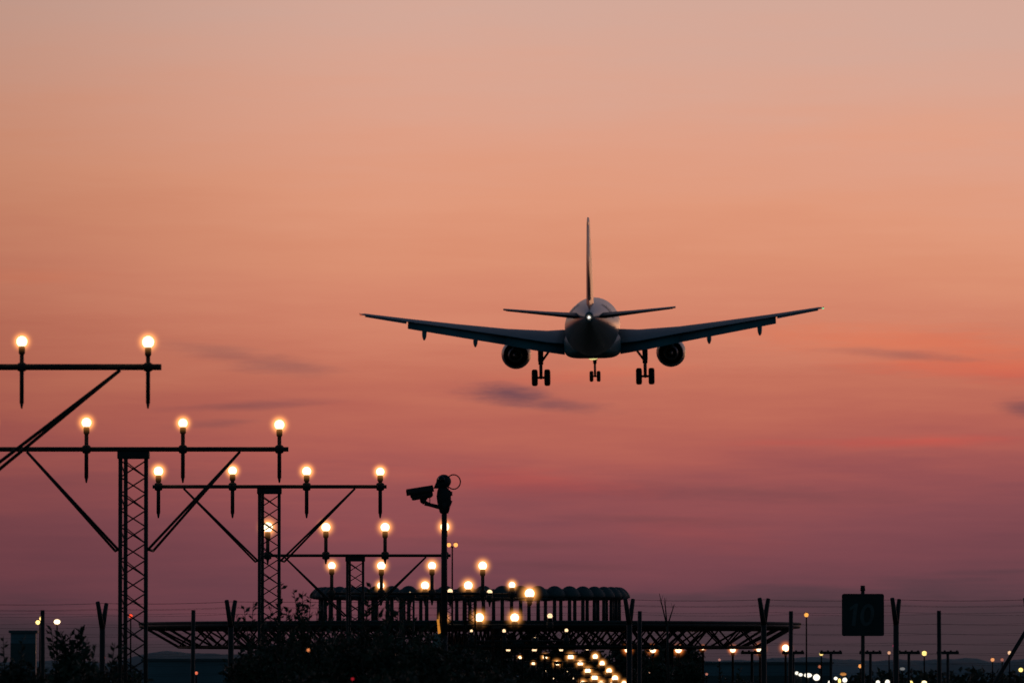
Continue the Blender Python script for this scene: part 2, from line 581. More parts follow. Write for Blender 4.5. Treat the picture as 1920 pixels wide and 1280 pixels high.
def mast(label, Y, cx, bar_y, lamps, x0, x1, disc, drop_px, tower_px=None, brace=(1.32, 1.24), dims=(), group="approach light masts"):
    k = ppm(Y)
    P0 = at(cx, bar_y, Y)
    z0 = gz(Y)
    H = P0.z - z0
    t = thing("approach_light_mast", label, "light mast", (P0.x, Y, z0), (0, 0, 0), group)
    X = lambda px: (px - cx) / k
    hw = 0.185                    # half width of the lattice tower
    lr = 0.026
    STEEL_ = STEEL if Y < 220 else DARKENED  # far towers take the darkened copy, which keeps their lamps' light unseen
    legs = [(-hw + lr, 0), (hw - lr, 0), (-hw + lr + (0.052 if Y < 120 else 0.042), 0.30)]
    for lx, ly in legs:
        m = MB(); m.tube((lx, ly, 0.03), (lx, ly, H - .03), lr, lr, 8); m.build("leg", STEEL_, t)
    m = MB()
    cell = 0.205
    n = int((H - .25) / cell)
    a, b = -hw + lr, hw - lr
    for i in range(n):
        za, zb = H - .14 - i * cell, H - .14 - (i + 1) * cell
        m.tube((a, 0, za), (b, 0, zb), .0095, n=5, caps=False)
        m.tube((b, 0.012, za), (a, 0.012, zb), .0095, n=5, caps=False)
        if i % 2 == 0:
            m.tube((legs[2][0], .3, za), (b, 0.01, zb), .007, n=5, caps=False)
            m.tube((a, 0, za), (legs[2][0], .3, zb), .008, n=5, caps=False)
    m.build("lattice", STEEL_, t)
    m = MB()
    br = 0.030
    m.tube((X(x0), 0, H), (X(x1), 0, H), br, br, 10)
    m.build("crossbar", STEEL, t)
    m = MB()
    m.box((0, .06, H - .072), (hw + .012, .12, .042)); m.build("head_plate", STEEL, t)
    if brace:
        bw = brace[0]
        for s in (-1, 1):
            m = MB()
            top = (s * bw, 0, H - br)
            zb = H - brace[1]
            m.tube(top, (s * hw, -.012, zb), .017, .017, 7)
            m.tube(top, (s * (hw + .05), .30, zb - .01), .017, .017, 7)
            m.tube((s * (hw + .05), .30, zb - .01), (s * hw, -.012, zb), .017, .017, 7)
            m.build("brace", STEEL, t)
    m = MB(); m.box((0, .12, .015), (.34, .34, .03)); m.build("base_plate", CONC, t)
    cache = {}
    for i, (lx, ly) in enumerate(lamps):
        d = disc[i] if isinstance(disc, (list, tuple)) else disc * (1, .95, 1.05, .98, 1.02, .93)[(i * 5 + int(Y)) % 6]
        rise = (bar_y - ly) / k
        key = (d, round(rise, 2), i in dims)
        if key not in cache:
            core = d * (.37 if Y < 390 else .31) / k
            cache[key] = (lamp_meshes(core, core * (1.8 if i in dims else (2.9 if Y < 90 else 3.2 if Y < 140 else 3.4 if Y < 350 else 3.3)), drop_px / k, rise, max(.019, 4.2 / k * (79 / Y) ** .2 * .95), i in dims, 2.5 if i in dims else (12.0 if Y < 140 else 9.0)), rise)
        add_lamp(t, (X(lx), 0, H), cache[key][0], cache[key][1])
    return t


mast("nearest approach light mast, thick bar at upper left with two big lit lamps", 79, -77, 688, [(-433, 640), (-196, 640), (41, 640), (278, 641)], -460, 303, 29, 78, brace=(1.53, 1.06))
mast("approach light mast with the left lattice tower, bar crossing the left edge", 103, 250, 842, [(-19, 792), (162, 792), (343, 793), (524, 796)], -45, 541, 24, 63)
mast("approach light mast with all four lamps clear against open sky, behind the left tower", 134, 505, 912, [(297, 883), (436, 882), (575, 883), (713, 884)], 286, 725, 22, 59, brace=(1.38, 1.19))
mast("approach light mast whose short tower rises above the domes, bar ending at camera pole", 167, 666, 1041, [(502, 988), (611, 988), (722, 988), (834, 987)], 488, 845, [25, 22, 22, 22], 16, brace=(1.42, 1.2))
mast("approach light mast with four lamps glowing just above the ring of domes", 197, 763, 1112, [(622, 1060), (715, 1060), (810, 1060), (905, 1060)], 612, 915, 20, 22, brace=False)
mast("approach light mast with four lit lamps level with the tops of the domes", 228, 837, 1113, [(714, 1097), (797, 1097), (878, 1097), (960, 1096)], 705, 969, [17, 20, 21, 16], 22, brace=False)
mast("approach light mast with one large and three small lamps in front of the domes", 249, 881, 1121, [(769, 1112), (844, 1108), (918, 1110), (993, 1112)], 760, 1001, [8, 13, 14, 24], 16, brace=False, dims=(0, 1, 2))
mast("approach light mast with lamps glowing at the foot of the dome posts", 283, 932, 1171, [(833, 1158), (899, 1157), (965, 1157), (1031, 1154)], 826, 1039, [15, 22, 21, 13], 8, brace=False, dims=(3,))
mast("approach light mast with two small white lamps below the truss platform", 313, 972, 1201, [(884, 1182), (945, 1182), (1003, 1196), (1062, 1181)], 878, 1069, [7, 9, 6, 9], 6, brace=False, dims=(0, 1, 2, 3))
mast("crossbar mast with four small white lamps in a row under the truss", 373, 1027, 1226, [(953, 1217), (1002, 1217), (1052, 1217), (1101, 1216)], 946, 1108, [11, 12, 10, 7], 5, brace=False, dims=(0, 1, 2, 3))
mast("far approach light mast, upper row of the cluster low beside the dark shrubs", 397, 1046, 1240, [(975, 1232), (1022, 1231), (1070, 1231), (1116, 1230)], 968, 1122, [9, 13, 17, 15], 4, brace=False)
mast("far approach light mast, second row down of the low cluster", 434, 1066, 1252, [(1000, 1243), (1044, 1243), (1088, 1243), (1129, 1243)], 994, 1135, [9, 15, 16, 15], 4, brace=False)
mast("far approach light mast, third row down of the low cluster", 467, 1082, 1265, [(1022, 1257), (1063, 1259), (1102, 1257), (1142, 1257)], 1016, 1148, [6, 6, 17, 16], 4, brace=False, dims=(0, 1))
mast("far approach light mast, fourth row down of the low cluster", 491, 1096, 1278, [(1039, 1272), (1076, 1271), (1115, 1270), (1153, 1271)], 1033, 1159, [7, 6, 18, 18], 4, brace=False, dims=(0, 1))
mast("farthest approach light mast, lamps cut by the bottom edge of the picture", 515, 1128, 1288, [(1093, 1281), (1127, 1281), (1149, 1281), (1170, 1280)], 1070, 1180, [17, 17, 14, 14], 4, brace=False)


def light_pole(label, px, py, Y, disc):
    k = ppm(Y)
    p = at(px, py, Y)
    z0 = gz(Y)
    t = thing("crossbar_light_pole", label, "light pole", (p.x, Y, z0), group="single light poles of the crossbar")
    h = p.z - z0
    core = disc * .40 / k
    m = MB(); m.tube((0, 0, 0), (0, 0, h - core * 2), .06, .05, 8); m.build("pole", DARKENED, t)
    m = MB(); m.lathe([(.05, h - core * 2.2), (.085, h - core * 1.9), (.09, h - core)], n=10); m.build("socket", STEEL, t)
    m = MB(); m.sphere((0, 0, 0), core, 14, 10); m.build("bulb", BULB, t, (0, 0, h))
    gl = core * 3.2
    m = MB(); m.sphere((0, 0, 0), gl, 16, 12); m.build("halo", halo_mat(gl, (1.0, .24, .04), 8.0), t, (0, 0, h))  # added glare volume, wider than the bulb itself


for px, py, d, lab in ((1177, 1217, 14, "crossbar light pole nearest the cluster, just left of the forked fence post"),
                       (1224, 1217, 15, "crossbar light pole right of the plain fence post, second of the single lights"),
                       (1272, 1217, 15, "crossbar light pole under the middle of the right truss half"),
                       (1318, 1214, 9, "crossbar light pole with the weakest lamp, above the green light"),
                       (1374, 1217, 13, "crossbar light pole left of the right forked fence post"),
                       (1425, 1216, 16, "crossbar light pole touching the forked fence post under the truss end"),
                       (1473, 1214, 16, "crossbar light pole against the plain fence post, rightmost of the lit row")):
    light_pole(lab, px, py, 373, d)

for px, lab in ((1410, "T shaped unlit light stand behind the forked fence post under the truss end"),
                (1487, "T shaped unlit light stand right of the last lit crossbar lamp"),
                (1558, "T shaped unlit light stand left of the square sign"),
                (1632, "T shaped unlit light stand crossing behind the square sign's post"),
                (1704, "T shaped unlit light stand right of the forked fence post beside the sign"),
                (1777, "T shaped unlit light stand farthest to the right, behind the plain post")):
    p = at(px, 1223, 360)
    z0 = gz(360)
    t = thing("light_stand", lab, "light stand", (p.x, 360, z0), group="unlit light stands")
    h = p.z - z0
    m = MB(); m.tube((0, 0, 0), (0, 0, h), .075, .06, 8); m.build("pole", STEEL, t)
    m = MB(); m.box((0, 0, h), (.48, .07, .06))
    for q in (-.4, -.13, .13, .4): m.tube((q, 0, h + .05), (q, 0, h + .11), .05, .04, 8)
    m.build("crossbar", STEEL, t)

# ------------------------------------------------------------------ Doppler beacon: round platform with a ring of domed antennas
DB = 363.0
k = ppm(DB)
pb = at(881, 1169, DB)
z0 = gz(DB)
t = thing("radio_beacon", "round truss platform on legs carrying a ring of domed antenna posts", "radio beacon", (pb.x, DB, z0), (R(.5), 0, 0))
H = pb.z - z0
RP = 14.45
m = MB()
m.lathe([(.05, H - .06), (RP - .05, H - .06), (RP, H - .04), (RP, H + .03), (RP - .05, H + .05), (.05, H + .05)], n=96)
m.build("platform", GRATE, t)
m = MB()
m.lathe([(RP - .45, H - .22), (RP - .10, H - .20), (RP - .05, H - .17), (RP - .02, H - .065), (RP - .45, H - .065)], n=96)
m.build("rim_beam", STEEL2, t)
m = MB()
NT = 20
zt, zl = H - .22, H - 1.02
rs = [14.1, 12.7, 11.2, 9.6, 8.0, 6.2, 4.2, 2.0]
for i in range(NT):
    a = 2 * PI * (i + .3) / NT
    c, s = math.cos(a), math.sin(a)
    q = lambda r, z: (r * c, r * s, z)
    m.tube(q(14.2, zt), q(.6, zt), .07, n=6)
    m.tube(q(14.1, zt), q(12.7, zl), .06, n=6)
    m.tube(q(13.6, zt), q(12.0, zl), .045, n=6)
    m.tube(q(12.7, zl), q(.6, zl), .06, n=6)
    for j in range(1, len(rs) - 1):
        m.tube(q(rs[j], zl), q((rs[j] + rs[j + 1]) / 2, zt), .04, n=5, caps=False)
        m.tube(q((rs[j] + rs[j + 1]) / 2, zt), q(rs[j + 1], zl), .04, n=5, caps=False)
for r_, z_, rad in ((12.7, zl, .06), (9.6, zl, .05), (6.2, zl, .05), (11.9, zt, .05)):
    for i in range(60):
        a, b = 2 * PI * i / 60, 2 * PI * (i + 1) / 60
        m.tube((r_ * math.cos(a), r_ * math.sin(a), z_), (r_ * math.cos(b), r_ * math.sin(b), z_), rad, n=5, caps=False)
m.build("truss", STEEL2, t)
for a in [R(q) for q in (0, 25, 100, 125, 155, 180, 205, 235, 260, 335)]:
    m = MB(); m.tube((9.6 * math.cos(a), 9.6 * math.sin(a), 0), (9.6 * math.cos(a), 9.6 * math.sin(a), zl), .13, .11, 8); m.build("leg", STEEL2, t)
m = MB()
m.tube((0, 0, 0), (0, 0, 1.13), .085, .078, 10)
m.lathe([(.19, 0), (.19, .03), (.1, .05)], n=10)
post = m.mesh("post"); post.materials.append(STEEL2)
m = MB()
m.lathe([(.10, -.20), (.30, -.18), (.46, -.13), (.48, -.08), (.46, .0), (.40, .10), (.32, .19), (.22, .275), (.12, .325), (.01, .34)], n=18)
dome = m.mesh("dome"); dome.materials.append(RADOME)
ao = None
for i in range(51):
    a = 2 * PI * (i + .25) / 50
    r_ = 6.52 if i < 50 else 0.0
    o = link("antenna", post, t, (r_ * math.cos(a), r_ * math.sin(a), H + .055))
    link("dome", dome, o, (0, 0, 1.20))

# ------------------------------------------------------------------ camera pole
DC = 105.0
k = ppm(DC)
pc = at(833, 945, DC)
z0 = gz(DC)
t = thing("camera_pole", "dark pole with a security camera pointing left and a looped cable on top", "security camera", (pc.x, DC, z0))
H = pc.z - z0
Z = lambda py: H + (945 - py) / k
X = lambda px: (px - 833) / k
m = MB()
m.tube((0, 0, 0), (0, 0, Z(1190)), .050, .046, 14); m.tube((0, 0, Z(1190)), (0, 0, Z(952)), .043, .034, 14)
m.build("pole", STEEL, t)
m = MB()
m.lathe([(.05, Z(962)), (.062, Z(958)), (.075, Z(950)), (.075, Z(942)), (.05, Z(938))], n=16)
m.build("pole_cap", STEEL, t)
m = MB()
m.loft([[(X(a), -.07, Z(b)), (X(c), -.07, Z(b)), (X(c), .07, Z(b)), (X(a), .07, Z(b))] for a, c, b in ((826, 841, 955), (820, 846, 943), (818.5, 845.5, 930), (820, 845, 920), (822, 839, 915))])
m.tube((X(846), -.02, Z(938)), (X(843), -.02, Z(948)), .018, .012, 8)
m.tube((X(845), -.02, Z(921)), (X(845), -.02, Z(929)), .022, .022, 8)
cb = m.build("junction_box", STEEL, t)
m = MB()      # rounded pan and tilt head above the box
m.sphere((X(832), 0, Z(902)), (.094, .10, .088), 18, 12)
m.loft([[(X(813), -.06, Z(915)), (X(813), .06, Z(915)), (X(838), .06, Z(916)), (X(838), -.06, Z(916))],
        [(X(820), -.06, Z(899)), (X(820), .06, Z(899)), (X(843), .06, Z(899)), (X(843), -.06, Z(899))]])
ph = m.build("pan_head", STEEL, t)
m = MB(); m.sphere((X(828), -.07, Z(899)), (.05, .05, .045), 16, 10); m.build("head_window", LENS, ph)
m = MB()
pts = [(X(841), 0, Z(892))]
for i in range(15):
    a = R(140 - i * 20)
    pts.append((X(850.5) + .086 * math.cos(a), -.01 * i / 14, Z(903) + .092 * math.sin(a)))
pts.append((X(840), -.02, Z(917)))
m.path(pts, .008, 6)
m.build("cable", CABLE, t)
m = MB()
m.path([(0, 0, Z(952)), (X(818), -.02, Z(949)), (X(806), -.04, Z(946)), (X(797), -.05, Z(943)), (X(793), -.05, Z(938))], [.034, .026, .024, .032, .03], 10)
m.sphere((X(793.5), -.05, Z(938)), .042, 12, 8)
m.tube((X(792), -.05, Z(940)), (X(799), -.05, Z(930)), .03, .035, 10)
m.tube((X(806), -.05, Z(946)), (X(806), -.05, Z(929)), .006, .006, 6)
m.build("bracket_arm", STEEL, t)
# housing: a box with a sloping sun shield, tilted so that the lens end dips to the left
ax = Vector((X(769) - X(811), -.05, Z(925) - Z(918))).normalized()
up = Vector((0, 0, 1)); sidev = ax.cross(up).normalized(); up = sidev.cross(ax)
def hs(cen, sec):
    return [cen + sidev * a + up * b for a, b in sec]
m = MB()
sec = [(-.055, -.045), (-.03, -.07), (.03, -.07), (.055, -.045), (.055, .045), (.03, .06), (-.03, .06), (-.055, .045)]
c0 = Vector((X(810), -.05, Z(922)))
m.loft([hs(c0, [(a * .85, b * .75) for a, b in sec]), hs(c0 + ax * .03, sec), hs(c0 + ax * .25, sec), hs(c0 + ax * .265, [(a * .9, b * .85) for a, b in sec])])
ho = m.build("camera_housing", STEEL, t)
m = MB()
top = [(-.075, .0), (-.072, .055), (-.04, .085), (.04, .085), (.072, .055), (.075, .0), (.062, .0), (.06, .048), (.035, .072), (-.035, .072), (-.06, .048), (-.062, .0)]
m.loft([hs(c0 + ax * -.015, top), hs(c0 + ax * .315, top)])
m.build("sun_shield", STEEL, ho)
m = MB(); m.tube(c0 + ax * .26, c0 + ax * .278, .036, .034, 14); m.build("lens", LENS, ho)
m = MB(); m.box((X(822), .075, Z(1202)), (.075, .05, .10)); m.box((X(822), .019, Z(1202)), (.062, .006, .085)); m.build("control_box", CONC, t)
m = MB(); m.tube((X(824), .06, Z(1187)), (X(821), .06, Z(1160)), .018, .014, 8)
m.build("light_streak", lamp_mat("orange light streak", (1, .36, .05), 0.55), t)  # glowing tube imitating a streak of orange light by the pole

# ------------------------------------------------------------------ fences


def fence(label, Y, posts, ytop, forked, strands, wire_r):
    wire_r *= .75
    k = ppm(Y)
    z0 = gz(Y)
    p0 = at(posts[0][0], ytop, Y)
    t = thing("wire_fence", label, "fence", (p0.x, Y, z0))
    tops = []
    for px, py in posts:
        p = at(px, py, Y)
        x, h = p.x - p0.x, p.z - z0
        m = MB()
        rnd = random.Random(px)
        if forked:
            hs_ = h - .36
            m.tube((x, 0, 0), (x, 0, hs_), .046, .040, 8)
            l_, r_ = rnd.uniform(.055, .075), rnd.uniform(.045, .07)
            m.tube((x, 0, hs_ - .02), (x - l_, -.13, h), .040, .030, 8)
            m.tube((x, 0, hs_ - .02), (x + r_, .13, h - rnd.uniform(0, .04)), .040, .030, 8)
            tops.append((x, h))
        else:
            m.tube((x, 0, 0), (x + rnd.uniform(-.02, .02), 0, h), .029, .025, 8)
            tops.append((x, h))
        m.build("fence_post", STEEL, t)
    m = MB()
    pts = [(at(-120, ytop, Y).x - p0.x, tops[0][1])] + tops + [(at(2040, ytop, Y).x - p0.x, tops[-1][1])]
    for dz_, dy_ in strands:
        for (xa, ha), (xb, hb) in zip(pts[:-1], pts[1:]):
            n = 6
            q = []
            for i in range(n + 1):
                u = i / n
                q.append((xa + (xb - xa) * u, dy_, ha + (hb - ha) * u - dz_ - .018 * 4 * u * (1 - u)))
            m.path(q, wire_r, 5)
    m.build("fence_wire", STEEL2, t)
    return t


fence("barbed wire fence on forked Y topped posts crossing the whole bottom of the picture", 120, [(-58, 1129), (192, 1128), (433, 1125), (1180, 1121), (1432, 1121), (1680, 1121), (1930, 1121)], 1124, True,
      [(.02, -.12), (.10, -.09), (.2, -.05), (.02, .12), (.11, .09), (.36, 0), (.5, 0), (.64, 0), (.78, 0), (.92, 0), (1.06, 0), (1.2, 0)], .0021)
fence("wire fence on plain straight posts in front of the forked fence", 100, [(-196, 1143), (82, 1143), (360, 1143), (1197, 1145), (1480, 1145), (1762, 1144), (2042, 1144)], 1144, False,
      [(.04, 0), (.16, 0), (.28, 0), (.4, 0), (.52, 0), (.64, 0), (.76, 0)], .0017)

# ------------------------------------------------------------------ square sign
DS = 112.0
k = ppm(DS)
ps = at(1618, 1152, DS)
z0 = gz(DS)
t = thing("distance_sign", "square black sign marked 10 on a thin post among the fence posts", "sign", (ps.x, DS, z0))
H = ps.z - z0
m = MB(); m.tube((0, .035, 0), (0, .035, H + 54 / k), .028, .026, 10); m.tube((0, .035, H + 45 / k), (0, .035, H + 55 / k), .034, .03, 10); m.build("post", STEEL, t)
hw, cr = 39.5 / k, 4.0 / k
out = []
for cx_, cy_, a0 in ((hw - cr, hw - cr, 0), (-hw + cr, hw - cr, 90), (-hw + cr, -hw + cr, 180), (hw - cr, -hw + cr, 270)):
    for i in range(6):
        a = R(a0 + i * 18)
        out.append((cx_ + cr * math.cos(a), cy_ + cr * math.sin(a)))
m = MB()
m.loft([[(x, -.012, H + z) for x, z in out], [(x, .008, H + z) for x, z in out]])
m.build("sign_plate", SIGNB, t)
m = MB()
sh = .12                                  # the figures lean a little
def tilt(x, z): return (x + z * sh, H + z)
def strip(poly):
    n = len(poly)
    m.add([(tilt(x, z)[0], -.0165, tilt(x, z)[1]) for x, z in poly] + [(tilt(x, z)[0], -.0125, tilt(x, z)[1]) for x, z in poly],
          [tuple(range(n)), tuple(reversed(range(n, 2 * n)))] + [(i, (i + 1) % n, n + (i + 1) % n, n + i) for i in range(n)], False)
u = 1.0 / k
strip([(-19 * u, -21 * u), (-12 * u, -21 * u), (-12 * u, 21 * u), (-17 * u, 21 * u), (-26 * u, 14 * u), (-26 * u, 8 * u), (-19 * u, 12 * u)])
n = 28
ring = []
for i in range(n):
    a = 2 * PI * i / n
    ring.append(((8 + 13 * math.cos(a)) * u, 21 * math.sin(a) * u, (8 + 6.5 * math.cos(a)) * u, 14.5 * math.sin(a) * u))
for i in range(n):
    a, b = ring[i], ring[(i + 1) % n]
    strip([(a[0], a[1]), (b[0], b[1]), (b[2], b[3]), (a[2], a[3])])
m.build("figures", SIGNT, t)

# a leaning stay at the right edge
a, b = at(1884, 1248, 130), at(1925, 1180, 130)
d = (b - a) / (b.z - a.z)
foot = a - d * (a.z - gz(130)); tip = b + d * .6
t = thing("leaning_stay", "thin dark pole leaning to the right at the right edge", "pole", foot)
m = MB(); m.tube((0, 0, 0), tip - foot, .035, .03, 8); m.build("stay_tube", STEEL, t)
m = MB(); m.box((0, 0, .05), (.12, .12, .05)); m.build("footing", CONC, t)

# ------------------------------------------------------------------ lamps of the airfield and the roads behind
_lm = {}


def small_lamp(label, px, py, Y, col, strength, d_px, name="street_lamp", cat="lamp post", head=(1, 1), glow=0.0, heads=((0, 0),), group=None, glowcol=None):
    """pole with a lamp head; head = width/height stretch of the lamp, heads = offsets in picture units"""
    k = ppm(Y)
    p = at(px, py, Y)
    z0 = gz(Y)
    h = p.z - z0
    t = thing(name, label, cat, (p.x, Y, z0), group=group)
    r = d_px * .5 / k
    m = MB()
    q_ = min(1.0, Y / 600.0)
    m.tube((0, 0, 0), (0, 0, h - r * .6), .09 * q_, .05 * q_, 8)
    m.tube((0, 0, 0), (0, 0, .5), .14 * q_, .14 * q_, 8)
    m.build("pole", DARKENED, t)
    key = (col, strength)
    if key not in _lm: _lm[key] = lamp_mat("lamp light", col, strength)
    for ox, oz in heads:
        m = MB()
        x, z = ox / k, h + oz / k
        m.tube((0, .02, h - r * .6 - .15 * q_), (x, .02, z + r * .9 * head[1]), .035 * q_, .03 * q_, 6)
        m.box((x, .02, z + r * head[1] * 1.05), (r * head[0] * .9, r * .8, r * .12))
        hd = m.build("lamp_head", DARKENED, t)
        m = MB(); m.sphere((0, 0, 0), (r * head[0], r, r * head[1]), 14, 10)
        m.build("bulb", _lm[key], hd, (x, 0, z))
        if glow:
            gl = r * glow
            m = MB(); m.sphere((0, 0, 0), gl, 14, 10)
            m.build("halo", halo_mat(gl, glowcol or col, 5.0), hd, (x, 0, z))  # glow volume put in as the lamp's halo


YEL, ORA, RED, WHI = (1, .72, .22), (1, .38, .10), (1, .07, .03), (1, .93, .78)
small_lamp("double headed street lamp with two orange heads rising beside the camera pole", 848, 1021, 420, ORA, 1.6, 8, heads=((-6.5, 0), (6.5, 0)), glow=1.7)
small_lamp("twin yellow street lamp left of the leftmost plain fence post", 75, 1164, 520, YEL, 2.4, 8, heads=((-4, -2), (3, 5)), glow=1.9, glowcol=ORA)
small_lamp("bright street lamp right of the leftmost plain fence post", 107, 1165, 520, WARM, 3, 9, head=(1.3, 1), glow=2.3, glowcol=ORA)
small_lamp("small orange lamp post beyond the right tip of the truss", 1512, 1152, 640, (1, .42, .08), 1.3, 8, glow=1.8, glowcol=(1, .25, .05))
small_lamp("yellow lamp post at the left end of the T stand beside the sign", 1540, 1225, 640, YEL, 1.5, 7, glow=1.7)
small_lamp("yellow lamp post between the two rightmost T stands", 1733, 1224, 640, YEL, 1.7, 9, glow=1.7)
small_lamp("pale orange lamp post between the sign and the right forked post", 1667, 1223, 700, (1, .5, .3), .8, 6)
small_lamp("faint magenta lamp beside the right forked fence post", 1676, 1210, 900, (.8, .1, .25), .35, 5)
small_lamp("orange lamp post just left of the sign's post", 1613, 1248, 700, ORA, 1.1, 7, glow=1.6)
small_lamp("dim reddish lamp post above the white floodlight row", 1537, 1249, 800, (1, .3, .15), .4, 6)
small_lamp("pale lamp post touching the leaning pole at the right edge", 1893, 1223, 800, (1, .6, .35), 1.1, 7, glow=1.5)
small_lamp("orange lamp post standing clear of the hill crest at right", 1861, 1236, 800, (1, .4, .15), .9, 7)
small_lamp("faint pink lamp post right of the orange one on the hill crest", 1879, 1236, 800, (1, .35, .25), .35, 6)
small_lamp("yellow lamp post lowest at the right edge", 1914, 1255, 640, YEL, 1.7, 8, glow=1.6)
small_lamp("grey white lamp post in front of the hill beside the right forked post", 1692, 1253, 800, (.8, .8, .8), .22, 7, head=(1.4, .8))
small_lamp("green signal light below the weakest crossbar lamp", 1316, 1262, 700, (.05, .8, .5), .75, 6, name="signal_light", cat="signal light")
small_lamp("salmon lamp beside the green signal light", 1325, 1263, 700, (1, .35, .25), .45, 5)
small_lamp("faint pink lamp in front of the terminal building", 1349, 1236, 800, (1, .42, .35), .4, 5)
small_lamp("pale orange lamp low between the shrubs and the crossbar poles", 1217, 1262, 620, (1, .5, .3), .7, 6)
small_lamp("red lamp cut by the bottom edge below the third crossbar pole", 1222, 1281, 520, RED, 1.3, 9, name="obstruction_light", cat="warning light", glow=1.6)
small_lamp("red lamp cut by the bottom edge below the green signal light", 1290, 1281, 520, RED, 1.1, 8, name="obstruction_light", cat="warning light", glow=1.6)
small_lamp("red warning light seen through the left lattice tower", 245, 1154, 640, RED, 1.6, 7, name="obstruction_light", cat="warning light", glow=1.8)
small_lamp("dim red warning light at the foot of the left forked post", 194, 1232, 640, (1, .16, .06), .55, 6, name="obstruction_light", cat="warning light")
small_lamp("red warning light left of centre near the bottom beside the plain post", 368, 1261, 640, (1, .2, .1), .9, 6, name="obstruction_light", cat="warning light")
small_lamp("faint orange lamp above the brightest red light at the bottom", 452, 1262, 640, (1, .3, .1), .5, 5)
small_lamp("brightest red warning light at the bottom between fence post and shrubs", 466, 1273, 520, (1, .2, .06), 3.2, 9, name="obstruction_light", cat="warning light", glow=2.3, glowcol=(1, .05, .01))
small_lamp("small orange lamp shining through the shrubs left of centre", 578, 1218, 62, (1, .3, .1), .8, 6, name="marker_light", cat="marker light")
small_lamp("dim crimson marker light low in the dark shrubs", 661, 1272, 62, (.8, .03, .05), .35, 6, name="marker_light", cat="marker light")


def floodlight(label, Y, px, py, w_px, h_px, col=WHI, st=1.5):
    k = ppm(Y)
    p = at(px, py, Y)
    z0 = gz(Y)
    h = p.z - z0
    t = thing("floodlight", label, "floodlight", (p.x, Y, z0), group="white floodlights at the bottom right")
    m = MB(); m.tube((0, .1, 0), (0, .1, h), .12, .09, 8); m.build("pole", STEEL, t)
    m = MB(); m.box((0, .12, h), (w_px * .5 / k + .03, .08, h_px * .5 / k + .03)); m.build("housing", STEEL2, t)
    m = MB(); m.sphere((0, 0, 0), (w_px * .5 / k, .1, h_px * .5 / k), 14, 8)
    key = (col, st)
    if key not in _lm: _lm[key] = lamp_mat("lamp light", col, st)
    m.build("lamp", _lm[key], t, (0, .01, h))


for args in (("first and highest white floodlight of the descending row left of the sign", 700, 1494, 1261, 7, 6), ("second white floodlight of the descending row left of the sign", 690, 1501, 1264, 8, 6),
             ("wide white floodlight in the middle of the descending row", 680, 1515, 1265, 15, 8), ("square white floodlight at the low end of the descending row", 670, 1531, 1269, 13, 12),
             ("white floodlight left of the yellow lamp at the bottom left of the sign's post", 640, 1567, 1271, 7, 6), ("round white floodlight right of the yellow lamp below the sign", 640, 1584, 1274, 9, 9),
             ("white floodlight cut by the bottom edge left of the yellow lamp", 620, 1556, 1279, 7, 8), ("pale floodlight at the bottom edge right of the sign's post, left of its pair", 600, 1646, 1279, 8, 9),
             ("white floodlight at the bottom edge right of the sign's post, right of its pair", 600, 1664, 1278, 9, 9)):
    floodlight(args[0], *args[1:])
small_lamp("tall yellow lamp among the white floodlights", 1574, 1276, 620, YEL, 1.8, 6, head=(.9, 1.7))
small_lamp("dim orange lamp above the yellow one among the floodlights", 1581, 1263, 660, (1, .4, .1), .55, 9, head=(1.3, .7))
small_lamp("yellow lamp at the bottom edge left of the last T stand", 1707, 1280, 560, YEL, 2.0, 10, glow=1.5)
small_lamp("pale yellow lamp at the bottom edge beneath the last T stand", 1733, 1280, 560, (1, .8, .4), 2.4, 10, glow=1.5)

# ------------------------------------------------------------------ plants


